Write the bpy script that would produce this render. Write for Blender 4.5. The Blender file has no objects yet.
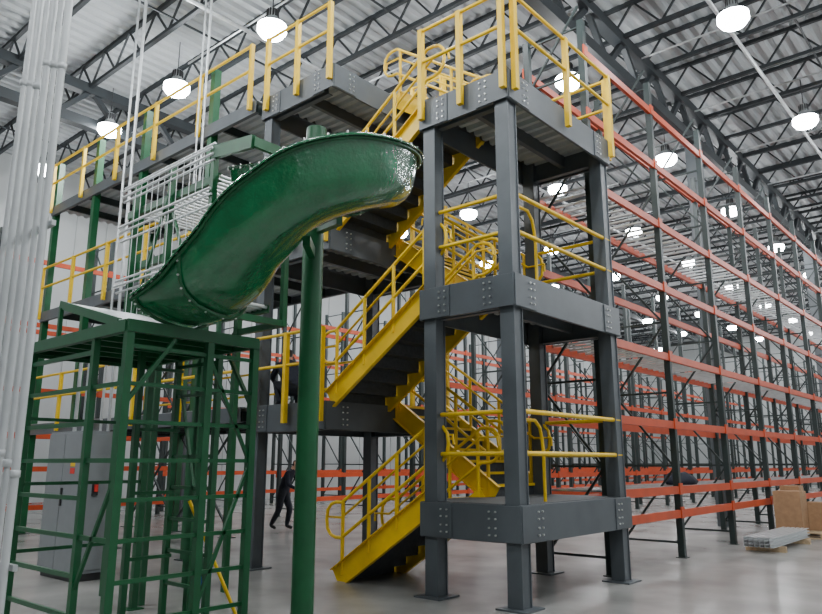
import bpy, math, random
from mathutils import Vector, Matrix
random.seed(4)
scene=bpy.context.scene
COL=scene.collection

# ---------------------------------------------------------------- materials
def mat(name,color,rough=0.5,metal=0.0,var=0.12,scale=6.0,bump=0.0,bscale=40.0,coat=0.0,emit=None,estr=0.0):
    m=bpy.data.materials.new(name); m.use_nodes=True
    nt=m.node_tree; b=nt.nodes['Principled BSDF']
    b.inputs['Roughness'].default_value=rough; b.inputs['Metallic'].default_value=metal
    b.inputs['Coat Weight'].default_value=coat
    tc=nt.nodes.new('ShaderNodeTexCoord')
    n=nt.nodes.new('ShaderNodeTexNoise'); n.inputs['Scale'].default_value=scale; n.inputs['Detail'].default_value=4
    nt.links.new(tc.outputs['Object'],n.inputs['Vector'])
    r=nt.nodes.new('ShaderNodeValToRGB')
    r.color_ramp.elements[0].position=0.3; r.color_ramp.elements[1].position=0.7
    r.color_ramp.elements[0].color=tuple(c*(1-var) for c in color)+(1,)
    r.color_ramp.elements[1].color=tuple(min(1,c*(1+var)) for c in color)+(1,)
    nt.links.new(n.outputs['Fac'],r.inputs['Fac']); nt.links.new(r.outputs['Color'],b.inputs['Base Color'])
    if bump>0:
        n2=nt.nodes.new('ShaderNodeTexNoise'); n2.inputs['Scale'].default_value=bscale; n2.inputs['Detail'].default_value=3
        nt.links.new(tc.outputs['Object'],n2.inputs['Vector'])
        bp=nt.nodes.new('ShaderNodeBump'); bp.inputs['Strength'].default_value=bump; bp.inputs['Distance'].default_value=0.02
        nt.links.new(n2.outputs['Fac'],bp.inputs['Height']); nt.links.new(bp.outputs['Normal'],b.inputs['Normal'])
    if emit:
        b.inputs['Emission Color'].default_value=emit+(1,); b.inputs['Emission Strength'].default_value=estr
    return m
M_yel=mat('yellow_paint',(0.80,0.51,0.0004),0.42,0,0.06)
M_gry=mat('grey_steel_paint',(0.080,0.092,0.102),0.42,0,0.12,3)
M_grn=mat('green_steel_paint',(0.004,0.085,0.027),0.36,0,0.15,4)
M_chute=mat('green_fiberglass',(0.003,0.125,0.042),0.13,0,0.18,6,0.42,24,1.0)
M_dgr=mat('dark_green_upright_paint',(0.016,0.027,0.026),0.45,0,0.15,3)
M_org=mat('orange_beam_paint',(0.52,0.060,0.010),0.45,0,0.12,3)
M_galv=mat('galvanized_steel',(0.5,0.52,0.53),0.35,0.6,0.12,8)
M_wire=mat('bright_galvanized_wire',(0.72,0.74,0.75),0.3,0.4,0.05,8)
M_bolt=mat('zinc_bolt',(0.7,0.7,0.68),0.3,0.7,0.05)
M_tread=mat('stair_tread_steel',(0.05,0.055,0.06),0.6,0.2,0.2,20)
M_deck=mat('corrugated_deck_steel',(0.42,0.44,0.45),0.5,0.1,0.08,2)
M_roof=mat('roof_deck_paint',(0.38,0.40,0.41),0.6,0,0.06,1)
M_truss=mat('truss_primer',(0.013,0.017,0.02),0.6,0,0.15,2)
M_conc=mat('polished_concrete',(0.29,0.285,0.27),0.25,0,0.25,0.9,0.05,8)
M_wall=mat('white_wall_panel',(0.42,0.44,0.44),0.6,0,0.05,0.6)
M_cond=mat('white_conduit',(0.55,0.57,0.58),0.35,0.2,0.08,3)
M_cab=mat('grey_cabinet_paint',(0.20,0.215,0.225),0.4,0,0.05)
M_black=mat('black_plastic',(0.02,0.02,0.022),0.5)
M_red=mat('red_label',(0.6,0.03,0.02),0.5)
M_card=mat('cardboard',(0.36,0.21,0.11),0.8,0,0.12,10)
M_wood=mat('pallet_wood',(0.45,0.33,0.2),0.8,0,0.25,12)
M_blue=mat('blue_plastic',(0.03,0.12,0.45),0.4)
M_white=mat('white_plastic',(0.75,0.76,0.77),0.4)
M_lens=mat('lamp_lens',(1,1,1),0.4,0,0.0,1,emit=(0.93,0.97,1.0),estr=75)
M_skin=mat('skin',(0.5,0.28,0.19),0.5)
M_hair=mat('dark_hair',(0.02,0.015,0.012),0.7)
M_navy=mat('navy_work_clothes',(0.012,0.015,0.028),0.85,0,0.2,20)
M_jean=mat('dark_trousers',(0.02,0.024,0.035),0.85,0,0.2,20)

# ---------------------------------------------------------------- mesh builder
class MB:
    def __init__(s,name,mats):
        s.name=name; s.mats=mats; s.v=[]; s.f=[]; s.m=[]; s.sm=[]
    def _add(s,vs,fs,mi,smooth=False):
        o=len(s.v); s.v+= [tuple(p) for p in vs]
        for f in fs:
            s.f.append([o+i for i in f]); s.m.append(mi); s.sm.append(smooth)
    def box(s,a,b,mi=0):
        x0,x1=sorted((a[0],b[0])); y0,y1=sorted((a[1],b[1])); z0,z1=sorted((a[2],b[2]))
        vs=[(x0,y0,z0),(x1,y0,z0),(x1,y1,z0),(x0,y1,z0),(x0,y0,z1),(x1,y0,z1),(x1,y1,z1),(x0,y1,z1)]
        s._add(vs,[(0,3,2,1),(4,5,6,7),(0,1,5,4),(1,2,6,5),(2,3,7,6),(3,0,4,7)],mi)
    def beam(s,p,q,w,h,mi=0,up=(0,0,1)):
        p=Vector(p);q=Vector(q); d=(q-p).normalized(); u=Vector(up)
        if abs(d.dot(u))>0.98: u=Vector((0,1,0))
        sd=d.cross(u).normalized(); u=sd.cross(d).normalized()
        vs=[]
        for c in (p,q):
            for a,b in ((-1,-1),(1,-1),(1,1),(-1,1)):
                vs.append(c+sd*(a*w/2)+u*(b*h/2))
        s._add(vs,[(0,1,2,3),(7,6,5,4),(0,4,5,1),(1,5,6,2),(2,6,7,3),(3,7,4,0)],mi)
    def channel(s,p,q,w,h,t,side,mi=0):
        p=Vector(p);q=Vector(q); d=(q-p).normalized(); sd=Vector(side); u=sd.cross(d).normalized()
        if u.z<0: u=-u
        s.beam(p,q,t,h,mi,up=u)
        for k in (-1,1):
            o=u*(k*(h/2-t/2))+sd*(w/2)
            s.beam(p+o,q+o,w,t,mi,up=u)
    def tube(s,p,q,r,mi=0,n=8,caps=True):
        s.pipe([p,q],r,mi,n,caps)
    def pipe(s,pts,r,mi=0,n=8,caps=True):
        pts=[Vector(p) for p in pts]; N=len(pts); vs=[]; 
        d0=(pts[1]-pts[0]).normalized(); ref=Vector((0,0,1)) if abs(d0.z)<0.9 else Vector((1,0,0))
        a=d0.cross(ref).normalized()
        for i,p in enumerate(pts):
            if i==0: d=d0
            elif i==N-1: d=(pts[-1]-pts[-2]).normalized()
            else: d=((pts[i]-pts[i-1]).normalized()+(pts[i+1]-pts[i]).normalized()).normalized()
            a=(a-d*a.dot(d)).normalized(); b=d.cross(a)
            for k in range(n):
                t=2*math.pi*k/n; vs.append(p+a*(r*math.cos(t))+b*(r*math.sin(t)))
        fs=[]
        for i in range(N-1):
            for k in range(n):
                k2=(k+1)%n; fs.append((i*n+k,i*n+k2,(i+1)*n+k2,(i+1)*n+k))
        s._add(vs,fs,mi,True)
        if caps:
            s._add([vs[k] for k in range(n)],[tuple(range(n))[::-1]],mi)
            s._add([vs[(N-1)*n+k] for k in range(n)],[tuple(range(n))],mi)
    def lathe(s,c,prof,n=20,mi=0):
        vs=[];fs=[]
        for (r,z) in prof:
            for k in range(n):
                t=2*math.pi*k/n; vs.append((c[0]+r*math.cos(t),c[1]+r*math.sin(t),c[2]+z))
        for i in range(len(prof)-1):
            for k in range(n):
                k2=(k+1)%n; fs.append((i*n+k,i*n+k2,(i+1)*n+k2,(i+1)*n+k))
        s._add(vs,fs,mi,True)
    def obj(s,parent=None,bevel=0):
        me=bpy.data.meshes.new(s.name); me.from_pydata(s.v,[],s.f)
        for m in s.mats: me.materials.append(m)
        me.polygons.foreach_set('material_index',s.m); me.polygons.foreach_set('use_smooth',s.sm)
        me.update()
        o=bpy.data.objects.new(s.name,me); COL.objects.link(o)
        if parent: o.parent=parent
        if bevel:
            b=o.modifiers.new('b','BEVEL'); b.width=bevel; b.segments=2; b.limit_method='ANGLE'
        return o
def empty(name):
    e=bpy.data.objects.new(name,None); COL.objects.link(e); return e

def ribbed(mb,x0,x1,y0,y1,z,axis='y',pitch=0.3,dep=0.075,mi=0,top=0.0):
    prof=[];
    L0,L1=(x0,x1) if axis=='y' else (y0,y1)
    t=L0
    while t<L1-1e-6:
        for a,h in ((0,0),(0.35,0),(0.5,1),(0.85,1)):
            prof.append((min(t+a*pitch,L1),z-dep*(1-h)))
        t+=pitch
    prof.append((L1,z-dep))
    vs=[];fs=[]
    for (u,h) in prof:
        if axis=='y': vs+=[(u,y0,h),(u,y1,h)]
        else: vs+=[(x0,u,h),(x1,u,h)]
    for i in range(len(prof)-1):
        fs.append((2*i,2*i+1,2*i+3,2*i+2))
    mb._add(vs,fs,mi)
    if top>0: mb.box((x0,y0,z+0.006),(x1,y1,z+top),mi)

# ---------------------------------------------------------------- shell
X0,X1,Y0,Y1,H=-27.0,11.0,-9.0,64.0,12.7
f=MB('floor',[M_conc]); f.box((X0,Y0,-0.1),(X1,Y1,0)); f.obj()
c=MB('ceiling',[M_roof]); ribbed(c,X0,X1,Y0,Y1,H,'y',0.35,0.09,0,0.08); c.obj()
w=MB('wall_left',[M_wall]); 
w.box((X0-0.2,Y0,0),(X0,Y1,H))
y=Y0
while y<Y1: w.box((X0,y,0),(X0+0.04,y+0.06,H)); y+=1.2
w.obj()
w=MB('wall_back',[M_wall]); w.box((X0,Y1,0),(X1,Y1+0.2,H))
x=X0
while x<X1: w.box((x,Y1-0.04,0),(x+0.06,Y1,H)); x+=1.2
w.obj()
w=MB('wall_right',[M_wall]); w.box((X1,Y0,0),(X1+0.2,Y1,H)); w.obj()

def truss(mb,p,q,depth,panel,ch,web,mi=0):
    p=Vector(p);q=Vector(q); L=(q-p).length; d=(q-p)/L; n=int(L/panel); st=L/n
    up=Vector((0,0,depth))
    mb.beam(p,q,ch,ch,mi); mb.beam(p+up,q+up,ch,ch,mi)
    for i in range(n):
        a=p+d*(st*i)+up; b=p+d*(st*(i+0.5)); c2=p+d*(st*(i+1))+up
        mb.beam(a,b,web,web,mi); mb.beam(b,c2,web,web,mi)
j=MB('roof_joists',[M_truss])
y=-7.0
while y<63:
    truss(j,(X0+0.1,y,11.75),(X1-0.1,y,11.75),0.82,1.3,0.10,0.045); y+=1.85
for xx in (-23,-19,-14,-10,-3,1.5,5):
    j.beam((xx,-8,11.78),(xx,63,11.78),0.04,0.04)
j.obj()
GX=-6.45
g=MB('roof_girders',[M_truss])
for gx in (-18.6,GX,5.7):
    truss(g,(gx,Y0+0.1,10.7),(gx,Y1-0.1,10.7),1.0,1.85,0.28,0.13)
g.obj()
sp=MB('sprinkler_piping',[M_galv])
for sx in (-12.8,-4.2,-1.6):
    sp.tube((sx,Y0+0.2,11.55),(sx,Y1-0.2,11.55),0.05,0,8)
    yy=-6
    while yy<60:
        sp.tube((sx-2.4,yy,11.62),(sx+2.4,yy,11.62),0.025,0,6); yy+=3.7
sp.obj()
bc=MB('building_column',[M_gry])
def ibeamcol(mb,x,y,z0,z1,w=0.3,mi=0):
    mb.box((x-w/2,y-w/2,z0),(x+w/2,y-w/2+0.03,z1),mi); mb.box((x-w/2,y+w/2-0.03,z0),(x+w/2,y+w/2,z1),mi); mb.box((x-0.02,y-w/2+0.03,z0),(x+0.02,y+w/2-0.03,z1),mi)
ibeamcol(bc,0,0,0,10.55,0.36)
bo=bc.obj(); bo.location=(GX,19.9,0)
for p in ((GX,33.5,0),(GX,47,0),(-18.6,11.6,0),(-18.6,28,0)):
    o=bpy.data.objects.new('building_column',bo.data); COL.objects.link(o); o.location=p

# ---------------------------------------------------------------- high bay lights
def highbay():
    m=MB('high_bay_light',[M_galv,M_lens,M_black])
    m.lathe((0,0,0),[(0.0,0.42),(0.1,0.42),(0.11,0.24),(0.13,0.2),(0.17,0.12),(0.30,0.04),(0.31,0.02)],24,0)
    m.lathe((0,0,0),[(0.305,0.02),(0.31,-0.10),(0.24,-0.20),(0.0,-0.24)],24,1)
    for k in range(12):
        t=k*math.pi/6; m.beam((0.11*math.cos(t),0.11*math.sin(t),0.21),(0.11*math.cos(t),0.11*math.sin(t),0.4),0.012,0.05,2)
    m.tube((0,0,0.42),(0,0,1.2),0.012,2,6)
    return m
hb=None
for ix,lx in enumerate((-22.4,-18.2,-14.8,-11.1,-7.4,-3.6,0.2,4.0)):
    for iy in range(11):
        ly=-3.7+6*iy
        if ix==0 and iy%2: continue
        if hb is None:
            hb=highbay().obj(); o=hb
        else:
            o=bpy.data.objects.new('high_bay_light',hb.data); COL.objects.link(o)
        o.location=(lx,ly,10.62)
for lx in (-22.4,-14.8,-7.4,0.2,6.0):
    for iy in range(6):
        ly=-3.7+12*iy if lx not in(-7.4,) else 2.3+12*iy
        l=bpy.data.lights.new('high_bay_lamp','POINT'); l.energy=360; l.shadow_soft_size=0.25; l.color=(0.94,0.98,1.0)
        o=bpy.data.objects.new('high_bay_lamp',l); COL.objects.link(o); o.location=(lx,ly,10.05)
for p in ((-3.6,8.3),(-3.6,-3.7),(-14.8,8.3),(-3.6,2.3),(-11.1,2.3)):
    l=bpy.data.lights.new('high_bay_lamp','POINT'); l.energy=420; l.shadow_soft_size=0.25; l.color=(0.94,0.98,1.0)
    o=bpy.data.objects.new('high_bay_lamp',l); COL.objects.link(o); o.location=(p[0],p[1],10.05)
wd=bpy.data.worlds.new('World'); scene.world=wd; wd.use_nodes=True
wd.node_tree.nodes['Background'].inputs[0].default_value=(0.85,0.92,1.0,1); wd.node_tree.nodes['Background'].inputs[1].default_value=0.10

# ---------------------------------------------------------------- pallet racks
BAY=2.75
LEV=(0.8,1.2,2.33,3.55,4.85,6.1,7.3,8.45)
def rack_mesh(nb,ztop=9.0,levels=LEV,backlev=(1.2,2.33,3.55,4.85,6.1,8.45),decks=()):
    m=MB('pallet_rack',[M_dgr,M_org,M_galv])
    D=1.07
    for i in range(nb+1):
        y=i*BAY
        for xx in (0,-D):
            m.box((xx-0.055,y-0.05,0.012),(xx+0.055,y+0.05,ztop)); m.box((xx-0.09,y-0.08,0),(xx+0.09,y+0.08,0.012))
        z=0.25;k=0
        while z<ztop-0.9:
            m.beam((-0.04,y,z),(-D+0.04,y,z),0.035,0.035)
            m.beam((-0.04 if k%2 else -D+0.04,y,z),(-D+0.04 if k%2 else -0.04,y,z+1.25),0.035,0.035)
            z+=1.3;k+=1
        m.beam((-0.04,y,ztop-0.1),(-D+0.04,y,ztop-0.1),0.03,0.03)
        for z in levels:
            for xx in (0.06,-D-0.06):
                if xx<0 and z not in backlev: continue
                m.box((xx-0.012,y-0.07,z-0.14),(xx+0.012,y+0.07,z+0.05),1)
    for i in range(nb):
        y=i*BAY
        for z in levels:
            m.box((0.025-0.03,y+0.05,z-0.13),(0.055,y+BAY-0.05,z),1)
            if z in backlev: m.box((-D-0.055,y+0.05,z-0.13),(-D+0.005,y+BAY-0.05,z),1)
            if z in decks:
                for k in range(9):
                    yy=y+0.2+k*0.29; m.box((-D,yy-0.03,z-0.035),(0,yy+0.03,z-0.005),2)
    return m
rk=rack_mesh(18,decks=(1.2,3.55,6.1)).obj(); rk.location=(-4.97,10.15,0)
rk2=rack_mesh(16,8.2,(0.6,1.3,3.6,5.9),(1.3,5.9)).obj(); rk2.location=(-11.2,14.2,0)
for (rx,ry) in ((-16.8,14.4),(-22.8,13.4)):
    o=bpy.data.objects.new('pallet_rack',rk2.data); COL.objects.link(o); o.location=(rx,ry,0)
rk3=rack_mesh(4,8.2,(0.5,1.5,2.4,3.6,5.4,7.2),(0.5,1.5,2.4,5.4),(0.5,1.5,2.4)).obj(); rk3.location=(-20.6,1.6,0)
# dark jacket left on the lower rack shelf
jk=MB('folded_jacket',[M_navy]); 
ring=[(0.30,0.0),(0.34,0.05),(0.27,0.13),(0.15,0.19),(0.0,0.21)]
jk.lathe((0,0,0),ring,14,0)
for i,v in enumerate(jk.v):
    a=math.atan2(v[1],v[0]); s=1+0.18*math.sin(3*a+v[2]*9); jk.v[i]=(v[0]*s*0.8,v[1]*s*1.3,v[2]*(1+0.25*math.sin(2*a)))
jk._add([jk.v[k] for k in range(14)],[tuple(range(14))[::-1]],0)
o=jk.obj(); o.location=(-5.35,14.0,1.2)

# ---------------------------------------------------------------- stair tower
ST=empty('stair_tower')
XM,XL,XH0,XH1=-4.65,-5.85,-7.93,-9.50
YA,YB=7.22,9.80
ML=(1.13,3.85,6.56); HL=(2.49,5.205,7.93)
cw=0.2
fr=MB('steel_frame',[M_gry,M_bolt])
def wcol(x,y,top):
    fr.box((x-cw/2,y-cw/2,0.02),(x+cw/2,y-cw/2+0.02,top)); fr.box((x-cw/2,y+cw/2-0.02,0.02),(x+cw/2,y+cw/2,top))
    fr.box((x-cw/2+0.014,y-cw/2+0.02,0.02),(x+cw/2-0.014,y+cw/2-0.02,top))
    fr.box((x-0.2,y-0.2,0),(x+0.2,y+0.2,0.02))
for (x,y) in ((XM,YA),(XL,YA),(XM,YB),(XL,YB)): wcol(x,y,6.62)
for (x,y) in ((XH1,YA),(XH1,YB)): wcol(x,y,7.95)
BD=0.42
def landing(x0,x1,z):
    for y in (YA,YB):
        s=1 if y==YA else -1
        fr.channel((x0+0.1,y-s*0.02,z-BD/2),(x1-0.1,y-s*0.02,z-BD/2),0.09,BD,0.014,(0,s,0))
        fr.channel((x0+0.1,y-s*0.13,z-BD/2),(x1-0.1,y-s*0.13,z-BD/2),0.03,BD,0.014,(0,s,0))
    for x in (x0,x1):
        s=1 if x==min(x0,x1) else -1
        fr.channel((x-s*0.13,YA-0.14,z-BD/2),(x-s*0.13,YB+0.14,z-BD/2),0.03,BD,0.014,(s,0,0))
    fr.beam(((x0+x1)/2,YA,z-0.2),((x0+x1)/2,YB,z-0.2),0.08,0.2)
    for x in (x0,x1):
        sx=1 if x==max(x0,x1) else -1
        for y in (YA,YB):
            sy=-1 if y==YA else 1
            fr.box((x-sx*0.36,y+sy*0.137,z-BD+0.01),(x+sx*0.137,y+sy*0.15,z-0.01))
            fr.box((x+sx*0.137,y-sy*0.36,z-BD+0.01),(x+sx*0.15,y+sy*0.13,z-0.01))
            for a in (0.20,0.29):
                for b in (0.08,0.16,0.26,0.34):
                    fr.tube((x+sx*0.15,y-sy*a,z-b),(x+sx*0.168,y-sy*a,z-b),0.012,1,6)
                    fr.tube((x-sx*a,y+sy*0.15,z-b),(x-sx*a,y+sy*0.168,z-b),0.012,1,6)
for z in ML: landing(XL,XM,z)
for z in HL: landing(XH1,XH0,z)
fr.obj(ST,0.003)
dk=MB('landing_decks',[M_deck,M_tread])
for z in ML:
    ribbed(dk,XL,XM,YA,YB,z-0.05,'x',0.2,0.06); dk.box((XL-0.1,YA-0.08,z-0.04),(XM+0.08,YB+0.08,z+0.005),1)
for z in HL:
    ribbed(dk,XH1,XH0,YA,YB,z-0.05,'x',0.2,0.06); dk.box((XH1-0.08,YA-0.08,z-0.04),(XH0+0.1,YB+0.08,z+0.005),1)
dk.obj(ST)

def flight(name,xs,zs,xe,ze,y0,y1):
    m=MB(name,[M_yel,M_tread])
    d=1 if xe>xs else -1; rise=ze-zs; n=round(rise/0.17); run=abs(xe-xs)/n*1.0; r=rise/n
    for i in range(n):
        x=xs+d*run*i; z=zs+r*(i+1)
        m.box((x-d*0.02,y0+0.06,z-0.04),(x+d*(run+0.0),y1-0.06,z-0.0),1)
        m.box((x,y0+0.06,z-r),(x+d*0.006,y1-0.06,z-0.04),1)
        m.box((x-d*0.03,y0+0.06,z-0.035),(x-d*0.02,y1-0.06,z+0.004),0)
    sl=Vector((xe-xs,0,ze-zs)).normalized()
    for y,sd in ((y0+0.03,-1),(y1-0.03,1)):
        p=Vector((xs-d*0.06,y,zs+0.02)); q=Vector((xe,y,ze+0.0))
        m.channel(p,q,0.06,0.30,0.012,(0,sd,0))
        nrm=Vector((0,0,1))
        npost=4
        for k in range(npost):
            t=0.06+0.88*k/(npost-1); b=p.lerp(q,t); m.tube(b,b+Vector((0,0,0.98)),0.026)
        for h in (0.98,0.5):
            m.tube(p+nrm*h+sl*0.1,q+nrm*h-sl*0.05,0.024)
        for e,c0,hh in ((-d,p+sl*0.1,1),(d,q-sl*0.05,1)):
            a=c0+nrm*0.98
            E=Vector((e,0,0))
            m.pipe([a,a+E*0.12,a+E*0.22+nrm*-0.03,a+E*0.29-nrm*0.11,a+E*0.31-nrm*0.24,a+E*0.29-nrm*0.37,a+E*0.22-nrm*0.45,a+E*0.12-nrm*0.48,a-nrm*0.48],0.024)
        g0=p+Vector((0,-sd*0.075,0.82)); g1=q+Vector((0,-sd*0.075,0.82))
        m.pipe([g0-Vector((d*0.3,0,0.12)),g0-Vector((d*0.3,0,0)),g0,g1,g1+Vector((d*0.28,0,0)),g1+Vector((d*0.3,0,-0.12))],0.018)
    m.obj(ST)
ym=(YA+YB)/2
flight('stair_flight_1',-7.62,0,XL-0.1,ML[0],YA+0.02,ym-0.06)
flight('stair_flight_2',XL-0.1,ML[0],XH0+0.1,HL[0],ym+0.06,YB-0.02)
flight('stair_flight_3',XH0+0.1,HL[0],XL-0.1,ML[1],YA+0.02,ym-0.06)
flight('stair_flight_4',XL-0.1,ML[1],XH0+0.1,HL[1],ym+0.06,YB-0.02)
flight('stair_flight_5',XH0+0.1,HL[1],XL-0.1,ML[2],YA+0.02,ym-0.06)
flight('stair_flight_6',XL-0.1,ML[2],XH0+0.1,HL[2],ym+0.06,YB-0.02)

def guard(m,p,q,posts=3,h=1.07,pr=0.032,rr=0.026,toe=False,mi=0,drop=0.3,ends=True):
    p=Vector(p);q=Vector(q)
    for i in range(posts):
        if not ends and i in (0,posts-1): continue
        t=i/(posts-1); b=p.lerp(q,t); m.beam(b-Vector((0,0,drop)),b+Vector((0,0,h+0.02)),pr*2,pr*2,mi)
    for hh in (h,h*0.54): m.tube(p+Vector((0,0,hh)),q+Vector((0,0,hh)),rr,mi)
    if toe: m.beam(p+Vector((0,0,0.06)),q+Vector((0,0,0.06)),0.008,0.1,mi)
gd=MB('landing_guardrails',[M_yel])
xo=XM+0.205; yo=YA-0.205
for i,z in enumerate(ML):
    if i<2:
        guard(gd,(XM+0.06,YA+0.1,z),(XM+0.06,YB+0.1,z),2,drop=0,ends=False,rr=0.03)
        guard(gd,(XM-0.1,YA,z),(XL+0.1,YA,z),2,drop=0,ends=False,rr=0.028)
        guard(gd,(XM-0.1,YB,z),(XL+0.1,YB,z),2,drop=0,ends=False,rr=0.028)
        gd.pipe([(XM-0.03,YA+0.2,z+0.98),(XM-0.03,YA+0.5,z+0.98),(XM-0.06,YA+0.66,z+0.9),(XM-0.08,YA+0.74,z+0.75),(XM-0.08,YA+0.76,z+0.6),(XM-0.08,YA+0.76,z)],0.022)
    else:
        guard(gd,(xo,YA-0.06,z),(xo,YB+0.1,z),3,drop=0.3,pr=0.036)
        guard(gd,(xo-0.1,yo,z),(XL-0.05,yo,z),3,drop=0.3,pr=0.036)
        guard(gd,(xo-0.1,YB+0.2,z),(XL-0.05,YB+0.2,z),3,drop=0.3,pr=0.034)
for z in HL:
    guard(gd,(XH0+0.1,yo,z),(XH1+0.05,yo,z),3,drop=0.3,pr=0.036)
    guard(gd,(XH0+0.1,YB+0.2,z),(XH1+0.05,YB+0.2,z),3,drop=0.3)
gd.obj(ST)

# ---------------------------------------------------------------- mezzanine to the left of the tower
MZ=empty('mezzanine')
mz=MB('mezzanine_frame',[M_dgr,M_deck,M_gry,M_grn])
mx=(-9.75,-11.2,-13.75,-15.9,-18.05)
MS=-9.72
for x in mx[1:]:
    for y in (7.1,9.7):
        mz.box((x-0.07,y-0.07,0),(x+0.07,y+0.07,9.1),3); mz.box((x-0.14,y-0.14,0),(x+0.14,y+0.14,0.015))
for z in HL:
    mz.channel((MS,7.0,z-0.13),(-18.1,7.0,z-0.13),0.07,0.24,0.012,(0,1,0),2); mz.channel((MS,9.8,z-0.13),(-18.1,9.8,z-0.13),0.07,0.24,0.012,(0,-1,0),2)
    x=MS-0.05
    while x>-18.1: mz.beam((x,7.05,z-0.15),(x,9.75,z-0.15),0.05,0.16); x-=1.08
    ribbed(mz,-18.1,MS,7.02,9.78,z-0.03,'x',0.2,0.04,1,0.03)
for i in range(2,4):
    for k,z in enumerate((0.2,2.6,5.3)):
        mz.beam((mx[i],9.7,z),(mx[i+1],9.7,z+2.1),0.04,0.04); mz.beam((mx[i+1],9.7,z),(mx[i],9.7,z+2.1),0.04,0.04)
mz.obj(MZ)
mg=MB('mezzanine_guardrails',[M_yel])
for z in HL:
    guard(mg,(MS-0.1,6.93,z),(-18.0,6.93,z),6,drop=0.2,pr=0.034,rr=0.028)
    guard(mg,(MS-0.1,9.87,z),(-18.0,9.87,z),6,drop=0.2,pr=0.03,rr=0.025)
mg.obj(MZ)

# ---------------------------------------------------------------- spiral chute
CH=empty('spiral_chute')
pts=[(-7.0,5.12,4.80,.30,.30),(-6.41,5.12,4.68,.32,.3),(-5.87,5.17,4.52,.38,.28),(-5.32,5.17,4.36,.45,.25),(-4.92,4.95,4.20,.52,.22),
     (-4.70,4.54,4.00,.55,.2),(-4.79,4.14,3.77,.60,.2),(-5.07,3.87,3.42,.60,.2),(-5.38,3.73,3.10,.46,.17),(-5.70,3.63,2.965,.24,.13),(-6.0,3.55,2.935,.10,.10)]
post=Vector((-5.34,4.63,0))
def cr(p0,p1,p2,p3,t):
    return [0.5*((2*b)+(-a+c)*t+(2*a-5*b+4*c-d)*t*t+(-a+3*b-3*c+d)*t**3) for a,b,c,d in zip(p0,p1,p2,p3)]
S=[]
for i in range(len(pts)-1):
    p0=pts[max(0,i-1)];p3=pts[min(len(pts)-1,i+2)]
    for k in range(8): S.append(cr(p0,pts[i],pts[i+1],p3,k/8))
S.append(list(pts[-1]))
ch=MB('chute_trough',[M_chute]); rings=[]
for i,s_ in enumerate(S):
    a=Vector(S[max(0,i-1)][:2]+[0]); b=Vector(S[min(len(S)-1,i+1)][:2]+[0]); d=(b-a).normalized()
    out=Vector((-d.y,d.x,0))
    if i==len(S)//2: sign = 1 if (Vector(s_[:2]+[0])-post).dot(out)>0 else -1
    rings.append((Vector(s_[:3]),out,s_[3],s_[4]))
vs=[];NP=13
rim=[]
for (c0,out,oh,ih) in rings:
    o=out*sign
    prof=[(0.60,oh-0.035),(0.60,oh),(0.53,oh),(0.52,oh*0.7),(0.49,oh*0.36),(0.42,oh*0.12),(0.27,-0.03),(0.02,-0.06),(-0.18,-0.06),(-0.32,0.0),(-0.39,ih*0.5),(-0.41,ih),(-0.46,ih)]
    for (u,h) in prof: vs.append(c0+o*u+Vector((0,0,h)))
    rim.append((c0+o*0.565+Vector((0,0,oh)),c0-o*0.435+Vector((0,0,ih))))
fs=[]
for i in range(len(rings)-1):
    for k in range(NP-1):
        fs.append((i*NP+k,i*NP+k+1,(i+1)*NP+k+1,(i+1)*NP+k))
ch._add(vs,fs,0,True)
co=ch.obj(CH)
so=co.modifiers.new('s','SOLIDIFY'); so.thickness=0.015; so.offset=0
ss=co.modifiers.new('ss','SUBSURF'); ss.levels=1; ss.render_levels=1
cb=MB('chute_flange_bolts',[M_bolt,M_grn])
for i,(a,b) in enumerate(rim):
    if i%2==0:
        for p in (a,b): cb.tube(p+Vector((0,0,-0.03)),p+Vector((0,0,0.025)),0.011,0,6)
cb.pipe([a+Vector((0,0,-0.04)) for a,b in rim],0.018,1,6)
for idx in (20,68,79):
    seg=[vs[idx*NP+k]-Vector((0,0,0.02)) for k in range(2,NP)]
    c0=rings[idx][0]
    q=[p+(p-c0-Vector((0,0,.25))).normalized()*0.012 for p in seg]
    cb.pipe(q,0.018,1,6)
    for a,b in zip(q,q[1:]):
        m_=(a+b)/2; n_=(m_-c0-Vector((0,0,.25))).normalized(); cb.tube(m_,m_+n_*0.026,0.01,0,6)
cb.obj(CH)
ps=MB('chute_centre_post',[M_grn,M_bolt])
ps.tube((-5.34,4.63,0.02),(-5.34,4.63,5.05),0.105,0,24); ps.lathe((-5.34,4.63,0),[(0.0,0.025),(0.22,0.025),(0.22,0.0)],20,0)
ps.beam((-5.34,4.63,3.93),(-4.9,4.58,3.93),0.07,0.1); ps.beam((-5.34,4.63,3.66),(-5.0,4.25,3.66),0.07,0.1)
ps.beam((-5.34,4.63,4.22),(-5.3,5.1,4.24),0.07,0.1)
ps.obj(CH)

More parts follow.
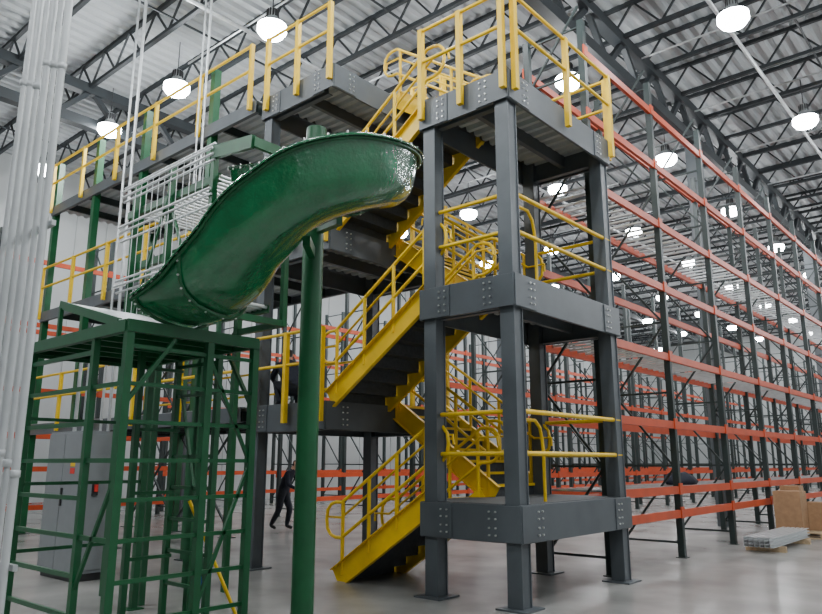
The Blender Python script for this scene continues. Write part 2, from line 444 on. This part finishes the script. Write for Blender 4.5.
# ---------------------------------------------------------------- green conveyor support stand
GP=empty('conveyor_support_stand')
gp=MB('stand_frame',[M_grn,M_galv,M_bolt])
zt=2.84
def leg(x,y,top=zt,w=0.07): 
    gp.box((x-w/2,y-w/2,0.012),(x+w/2,y+w/2,top-0.02)); gp.box((x-0.09,y-0.09,0),(x+0.09,y+0.09,0.012))
xa,xb=-5.94,-7.96; ya,yb=3.06,4.41
for x in (xa,xb): 
    for y in (ya,yb): leg(x,y)
leg(xa,3.88); leg(-6.55,ya,w=0.06); leg(-6.55,yb,w=0.06); leg(-7.35,yb,w=0.06);leg(-7.25,3.9,w=0.06)
for (p,q) in (((xa,ya),(xb,ya)),((xa,yb),(xb,yb))):
    gp.channel((p[0],p[1]-0.04,zt-0.055),(q[0],q[1]-0.04,zt-0.055),0.05,0.11,0.012,(0,1,0))
for x in (xa,xb): gp.channel((x+(0.04 if x==xa else -0.04),ya-0.04,zt-0.055),(x+(0.04 if x==xa else -0.04),yb+0.02,zt-0.055),0.05,0.11,0.012,(-1 if x==xa else 1,0,0))
x=xa
while x>xb: gp.beam((x,ya,zt-0.06),(x,yb,zt-0.06),0.04,0.08); x-=0.34
gp.box((xb,ya,zt-0.02),(xa,yb,zt-0.002),0)
z=0.3;k=0
while z<zt-0.2:
    gp.beam((-6.55,ya,z),(xb,ya,z),0.03,0.04)
    if k%2==0: gp.beam((xa,ya,z),(-6.55,ya,z),0.03,0.04)
    gp.beam((xa,ya,z),(xa,3.88,z),0.03,0.035)
    gp.beam((xa,3.88,z),(xa,yb,z),0.03,0.035)
    gp.beam((-6.55,yb,z+0.05),(-7.35,yb,z+0.05),0.03,0.035)
    if k%2: gp.beam((xb,ya,z+0.1),(xb,yb,z+0.1),0.03,0.035)
    if k%2: gp.beam((-7.25,3.9,z),(-7.25,yb,z),0.03,0.035)
    z+=0.33;k+=1
gp.beam((xa,ya,zt-0.75),(xa,ya+0.45,zt-0.12),0.035,0.035); gp.beam((xa,yb,zt-0.7),(xa-0.45,yb,zt-0.12),0.035,0.035)
gp.beam((xa,3.88,0.3),(xa,yb,1.6),0.03,0.03); gp.beam((-6.55,yb,0.3),(-7.25,yb,2.4),0.03,0.03)
gp.beam((xa,ya,1.55),(-6.55,ya,0.5),0.03,0.03); gp.beam((xa,3.88,2.6),(xa,yb,1.6),0.03,0.03)
gp.beam((xb,yb,zt+0.3),(-6.6,yb,zt+0.3),0.04,0.04)
for x in (xb,-7.25,-6.6): gp.box((x-0.02,yb-0.02,zt-0.01),(x+0.02,yb+0.02,zt+0.3))
gp.obj(GP)

# upper roller conveyor with galvanized rods and wire guard
RC=empty('gravity_roller_conveyor')
rc=MB('roller_conveyor_frame',[M_grn,M_wire])
for (zz,y0c,y1c,x0c,x1c) in ((5.0,4.62,5.64,-7.1,-9.3),(4.2,4.62,5.5,-7.15,-9.0),(3.5,4.62,5.5,-7.15,-9.0)):
    for y in (y0c,y1c): rc.channel((x0c,y,zz),(x1c,y,zz),0.05,0.10,0.01,(0,1 if y==y0c else -1,0))
    x=x0c-0.05
    while x>x1c: rc.tube((x,y0c,zz+0.03),(x,y1c,zz+0.03),0.026,1,8); x-=0.11
for x in (-7.14,-8.1,-9.0):
    for y in (4.58,5.72):
        rc.box((x-0.035,y-0.035,3.3 if (x==-7.14 and y>5) else 0.0),(x+0.035,y+0.035,5.4))
rc.beam((-7.14,4.6,3.34),(-7.14,5.72,3.34),0.06,0.08)
rc.beam((-8.1,5.72,3.34),(-7.14,5.72,3.34),0.06,0.08)
for k,zz in enumerate((5.2,5.27,5.34,5.41,4.75,4.82,4.62,4.05,3.97,3.89,3.3,3.22,3.14)):
    rc.tube((-7.1,4.55-0.02*(k%3),zz),(-9.3,4.55-0.02*(k%3),zz-0.02),0.016,1,6)
x=-7.3
while x>-9.0: rc.tube((x,4.53,3.1),(x,4.53,5.4),0.005,1,5); x-=0.15
rc.beam((-7.14,4.55,3.0),(-8.1,4.55,5.0),0.03,0.03); rc.beam((-9.0,4.55,3.0),(-8.1,4.55,5.0),0.03,0.03)
rc.beam((-7.14,4.56,5.3),(-6.35,4.56,5.2),0.05,0.16); rc.beam((-6.35,4.56,5.2),(-6.35,5.66,5.2),0.05,0.12)
for i in range(18):
    t=i/17; x=-6.65-1.25*t; zz=2.95+0.35*t
    rc.tube((x,3.3,zz),(x,4.2,zz),0.024,1,8)
for y in (3.27,4.23): rc.channel((-6.6,y,2.93),(-7.95,y,3.3),0.04,0.09,0.01,(0,1,0))
for y in (3.27,4.23): rc.box((-7.92,y-0.02,zt),(-7.88,y+0.02,3.25))
rc.obj(RC)

# ---------------------------------------------------------------- conduit bundle
CB=MB('conduit_bundle',[M_cond,M_galv])
for i in range(6):
    x=-5.29-0.15*i
    CB.tube((x,2.0,0.0),(x,2.0,11.9),0.020 if i%2 else 0.028,0,12)
    z=1.5+0.07*(i%3)
    while z<11: CB.lathe((x,2.0,z),[(0.024,0),(0.034,0.005),(0.034,0.05),(0.024,0.055)],12,0); z+=3.05
z=0.9
while z<12: CB.box((-5.24,2.035,z),(-6.1,2.065,z+0.04),1); z+=2.4
CB.obj()
cd=MB('hanging_conduit',[M_galv])
for (x,y,z0,r) in ((-9.6,5.9,5.5,0.02),(-10.1,6.1,5.5,0.016),(-12.1,6.0,0.0,0.03),(-13.0,6.3,0,0.025)):
    cd.tube((x,y,z0),(x,y,11.8),r,0,8)
cd.obj()

# ---------------------------------------------------------------- electrical cabinet
EC=MB('electrical_cabinet',[M_cab,M_black,M_red,M_yel,M_galv])
x0,x1,y0,y1=-11.35,-10.25,4.75,5.3
EC.box((x0,y0,0.1),(x1,y1,2.05)); EC.box((x0+0.03,y0+0.03,0),(x1-0.03,y1-0.03,0.1),1)
EC.box((x0+0.02,y0-0.025,0.14),((x0+x1)/2-0.008,y0,2.02)); EC.box(((x0+x1)/2+0.008,y0-0.025,0.14),(x1-0.02,y0,2.02))
EC.box(((x0+x1)/2-0.006,y0-0.012,0.14),((x0+x1)/2+0.006,y0-0.002,2.02),1)
EC.box((x1,y0+0.03,0.15),(x1+0.02,y1-0.03,2.0))
EC.box(((x0+x1)/2+0.04,y0-0.05,1.0),((x0+x1)/2+0.075,y0-0.025,1.25),1)
EC.box((x1-0.3,y0-0.03,1.55),(x1-0.16,y0-0.024,1.65),3); EC.box((x1-0.3,y0-0.03,1.45),(x1-0.16,y0-0.024,1.53),2)
EC.box((x1+0.02,y0+0.16,1.15),(x1+0.05,y0+0.24,1.35),1); EC.box((x1+0.05,y0+0.18,1.2),(x1+0.09,y0+0.22,1.3),2)
for xx in (x0+0.2,x0+0.5): EC.tube((xx,5.0,2.05),(xx,5.0,3.2),0.03,4,8)
EC.obj(None,0.006)

# ---------------------------------------------------------------- boxes, pallet, metal bundle
PL=MB('wooden_pallet',[M_wood])
for i in range(7): PL.box((0,i*0.17,0.11),(1.0,i*0.17+0.1,0.13))
for xx in (0,0.46,0.92): PL.box((xx,0,0.02),(xx+0.08,1.12,0.11))
for i in (0,3,6): PL.box((0,i*0.17,0),(1.0,i*0.17+0.1,0.02))
p=PL.obj(); p.location=(-4.78,17.8,0)
def carton(x,y,z,w,d,h,rot=0):
    m=MB('cardboard_box',[M_card,M_wood]); m.box((-w/2,-d/2,0),(w/2,d/2,h)); m.box((-w/2-0.002,-0.03,h-0.1),(w/2+0.002,0.03,h+0.003),1)
    m.box((-w/2+0.01,-d/2+0.01,h),(w/2-0.01,-0.034,h+0.006)); m.box((-w/2+0.01,0.034,h),(w/2-0.01,d/2-0.01,h+0.006))
    o=m.obj(); o.location=(x,y,z); o.rotation_euler=(0,0,rot)
carton(-4.46,18.12,0.13,0.55,0.55,0.85); carton(-4.04,18.65,0.13,0.4,0.42,0.6,0.1); carton(-4.53,18.65,0.13,0.4,0.4,0.95)
mbn=MB('steel_channel_bundle',[M_wire,M_wood])
for i in range(6):
    for k in range(3): mbn.channel((-4.4+i*0.09,14.4,0.13+k*0.06),(-4.4+i*0.09,17.1,0.13+k*0.06),0.05,0.055,0.006,(1,0,0))
for yy in (14.8,16.6): mbn.box((-4.5,yy,0),(-3.8,yy+0.09,0.1),1)
mbn.obj()
yp=MB('yellow_pole',[M_yel]); yp.tube((-6.62,4.85,0.02),(-7.05,4.47,1.2),0.02); yp.obj()
bk=MB('cleaning_bucket',[M_blue,M_white,M_black])
bk.lathe((0,0,0),[(0,0.0),(0.12,0.0),(0.155,0.32),(0.165,0.32),(0.165,0.345),(0.15,0.345),(0.115,0.02),(0,0.02)],20,0)
bk.pipe([(0.16,0,0.32),(0.13,0,0.43),(0,0,0.5),(-0.13,0,0.43),(-0.16,0,0.32)],0.006,2)
bk.lathe((0,0,0),[(0.0,0.3),(0.1,0.33),(0.13,0.38),(0.06,0.42),(0,0.42)],12,1)
o=bk.obj(); o.location=(-8.75,5.8,0)

# ---------------------------------------------------------------- people
def person(name,J,loc,rotz,H=1.75):
    names=list(J.keys()); idx={n:i for i,n in enumerate(names)}
    verts=[J[n][0] for n in names]; rad=[J[n][1] for n in names]
    bones=[('pelvis','waist'),('waist','chest'),('chest','neck'),('neck','head1'),('head1','head2'),('head2','head3')]
    for s in 'LR':
        bones+=[('chest','sh'+s),('sh'+s,'el'+s),('el'+s,'wr'+s),('wr'+s,'palm'+s),('pelvis','hip'+s),('hip'+s,'kn'+s),('kn'+s,'an'+s),('an'+s,'toe'+s)]
    E=[(idx[a],idx[b]) for a,b in bones]
    for s in 'LR':
        pw=Vector(J['palm'+s][0]); wr=Vector(J['wr'+s][0]); d=(pw-wr).normalized()
        sd=d.cross(Vector((1,0,0))); sd=sd.normalized() if sd.length>0.1 else Vector((0,1,0)); cu=sd.cross(d)
        for k,(off,L) in enumerate(((-0.033,0.06),(-0.011,0.075),(0.011,0.072),(0.033,0.055))):
            i0=len(verts); a=pw+sd*off+d*0.02; verts+= [tuple(a),tuple(a+d*L*0.55+cu*0.008),tuple(a+d*L+cu*0.03)]; rad+=[0.010,0.009,0.008]
            E+=[(idx['palm'+s],i0),(i0,i0+1),(i0+1,i0+2)]
        i0=len(verts); a=wr+d*0.03+sd*0.03; verts+=[tuple(a),tuple(a+d*0.04+sd*0.03)]; rad+=[0.012,0.009]; E+=[(idx['wr'+s],i0),(i0,i0+1)]
    me=bpy.data.meshes.new(name); me.from_pydata([tuple(v) for v in verts],E,[]); 
    tmp=bpy.data.objects.new(name+'_tmp',me); COL.objects.link(tmp)
    sk=tmp.modifiers.new('skin','SKIN'); sk.use_smooth_shade=True
    for i,r in enumerate(rad):
        sv=me.skin_vertices[0].data[i]; rr=r if isinstance(r,tuple) else (r,r); sv.radius=rr; sv.use_root=(i==0)
    sb=tmp.modifiers.new('s','SUBSURF'); sb.levels=2
    dg=bpy.context.evaluated_depsgraph_get(); dg.update()
    m2=bpy.data.meshes.new_from_object(tmp.evaluated_get(dg)); bpy.data.objects.remove(tmp)
    m2.materials.clear()
    for mm in (M_navy,M_jean,M_skin,M_hair,M_black): m2.materials.append(mm)
    hd=Vector(J['head2'][0])
    segs=[]
    for a,b in bones:
        A=Vector(J[a][0]);B=Vector(J[b][0])
        if a in('neck','head1','head2'): t=2
        elif a[:2] in('wr',): t=2
        elif a[:3]=='hip' or a[:2]=='kn' or (a=='pelvis' and b[:3]=='hip'): t=1
        elif a[:2]=='an': t=4
        else: t=0
        segs.append((A,B,t))
    for p in m2.polygons:
        c=p.center; best=9;bt=0
        for A,B,t in segs:
            ab=B-A; u=max(0,min(1,(c-A).dot(ab)/ab.length_squared)); dd=(c-(A+ab*u)).length
            if dd<best: best=dd;bt=t
        if bt==2 and (c-hd).length<0.17 and (c.z>hd.z+0.03 or (c.x<hd.x-0.03 and c.z>hd.z-0.07)): bt=3
        p.material_index=bt; p.use_smooth=True
    e=empty(name); o=bpy.data.objects.new('body',m2); COL.objects.link(o); o.parent=e
    fm=MB('face_features',[M_skin,M_black,M_hair])
    h=hd
    fm.beam(h+Vector((0.085,0,0.0)),h+Vector((0.118,0,-0.035)),0.022,0.022,0)
    for s in (-1,1):
        fm.lathe(h+Vector((0.088,s*0.032,0.0)),[(0,0.009),(0.009,0.005),(0.01,0),(0.009,-0.005),(0,-0.009)],8,1)
        fm.lathe(h+Vector((0.0,s*0.083,-0.03)),[(0,0.03),(0.014,0.02),(0.016,0),(0.01,-0.025),(0,-0.03)],8,0)
    fm.box(h+Vector((0.078,-0.022,-0.068)),h+Vector((0.094,0.022,-0.06)),1)
    fm.obj(e)
    e.location=loc; e.rotation_euler=(0,0,rotz)
    return e
J1={'pelvis':((0,0,0.93),(0.16,0.13)),'waist':((0.06,0,1.08),(0.15,0.12)),'chest':((0.17,0,1.30),(0.17,0.13)),'neck':((0.27,0,1.45),0.06),'head1':((0.30,0,1.52),0.07),
 'head2':((0.34,0,1.60),0.095),'head3':((0.35,0,1.67),0.075),
 'shL':((0.20,0.19,1.36),0.072),'elL':((0.30,0.24,1.10),0.056),'wrL':((0.50,0.18,0.98),0.036),'palmL':((0.57,0.16,0.96),(0.035,0.02)),
 'shR':((0.20,-0.19,1.36),0.072),'elR':((0.24,-0.25,1.09),0.056),'wrR':((0.45,-0.2,0.98),0.036),'palmR':((0.52,-0.18,0.95),(0.035,0.02)),
 'hipL':((0.0,0.09,0.88),0.115),'knL':((0.16,0.11,0.50),0.08),'anL':((0.08,0.11,0.09),0.056),'toeL':((0.24,0.12,0.045),0.04),
 'hipR':((0.0,-0.09,0.88),0.115),'knR':((-0.02,-0.11,0.50),0.08),'anR':((-0.24,-0.11,0.11),0.056),'toeR':((-0.09,-0.12,0.045),0.04)}
person('worker',J1,(-14.35,11.7,0),math.radians(25))
J2={'pelvis':((0,0,0.28),(0.15,0.13)),'waist':((0.06,0,0.42),(0.14,0.12)),'chest':((0.17,0,0.62),(0.16,0.13)),'neck':((0.25,0,0.77),0.06),'head1':((0.28,0,0.84),0.07),
 'head2':((0.31,0,0.92),0.095),'head3':((0.31,0,0.99),0.075),
 'shL':((0.19,0.19,0.68),0.065),'elL':((0.36,0.24,0.50),0.05),'wrL':((0.55,0.14,0.42),0.034),'palmL':((0.61,0.11,0.40),(0.035,0.02)),
 'shR':((0.19,-0.19,0.68),0.065),'elR':((0.36,-0.24,0.50),0.05),'wrR':((0.55,-0.14,0.42),0.034),'palmR':((0.61,-0.11,0.40),(0.035,0.02)),
 'hipL':((0.0,0.1,0.26),0.1),'knL':((0.36,0.17,0.42),0.068),'anL':((0.16,0.15,0.09),0.048),'toeL':((0.32,0.17,0.045),0.04),
 'hipR':((0.0,-0.1,0.26),0.1),'knR':((0.36,-0.17,0.42),0.068),'anR':((0.16,-0.15,0.09),0.048),'toeR':((0.32,-0.17,0.045),0.04)}
person('worker',J2,(-9.15,7.56,HL[0]+0.005),math.radians(155))

# ---------------------------------------------------------------- camera
cam=bpy.data.cameras.new('Camera'); co=bpy.data.objects.new('Camera',cam); COL.objects.link(co)
co.location=(0,0,1.6); co.rotation_euler=(math.radians(90+12.3),0,math.radians(40.95))
cam.sensor_width=36; cam.lens=715/822*36; cam.clip_end=200
scene.camera=co
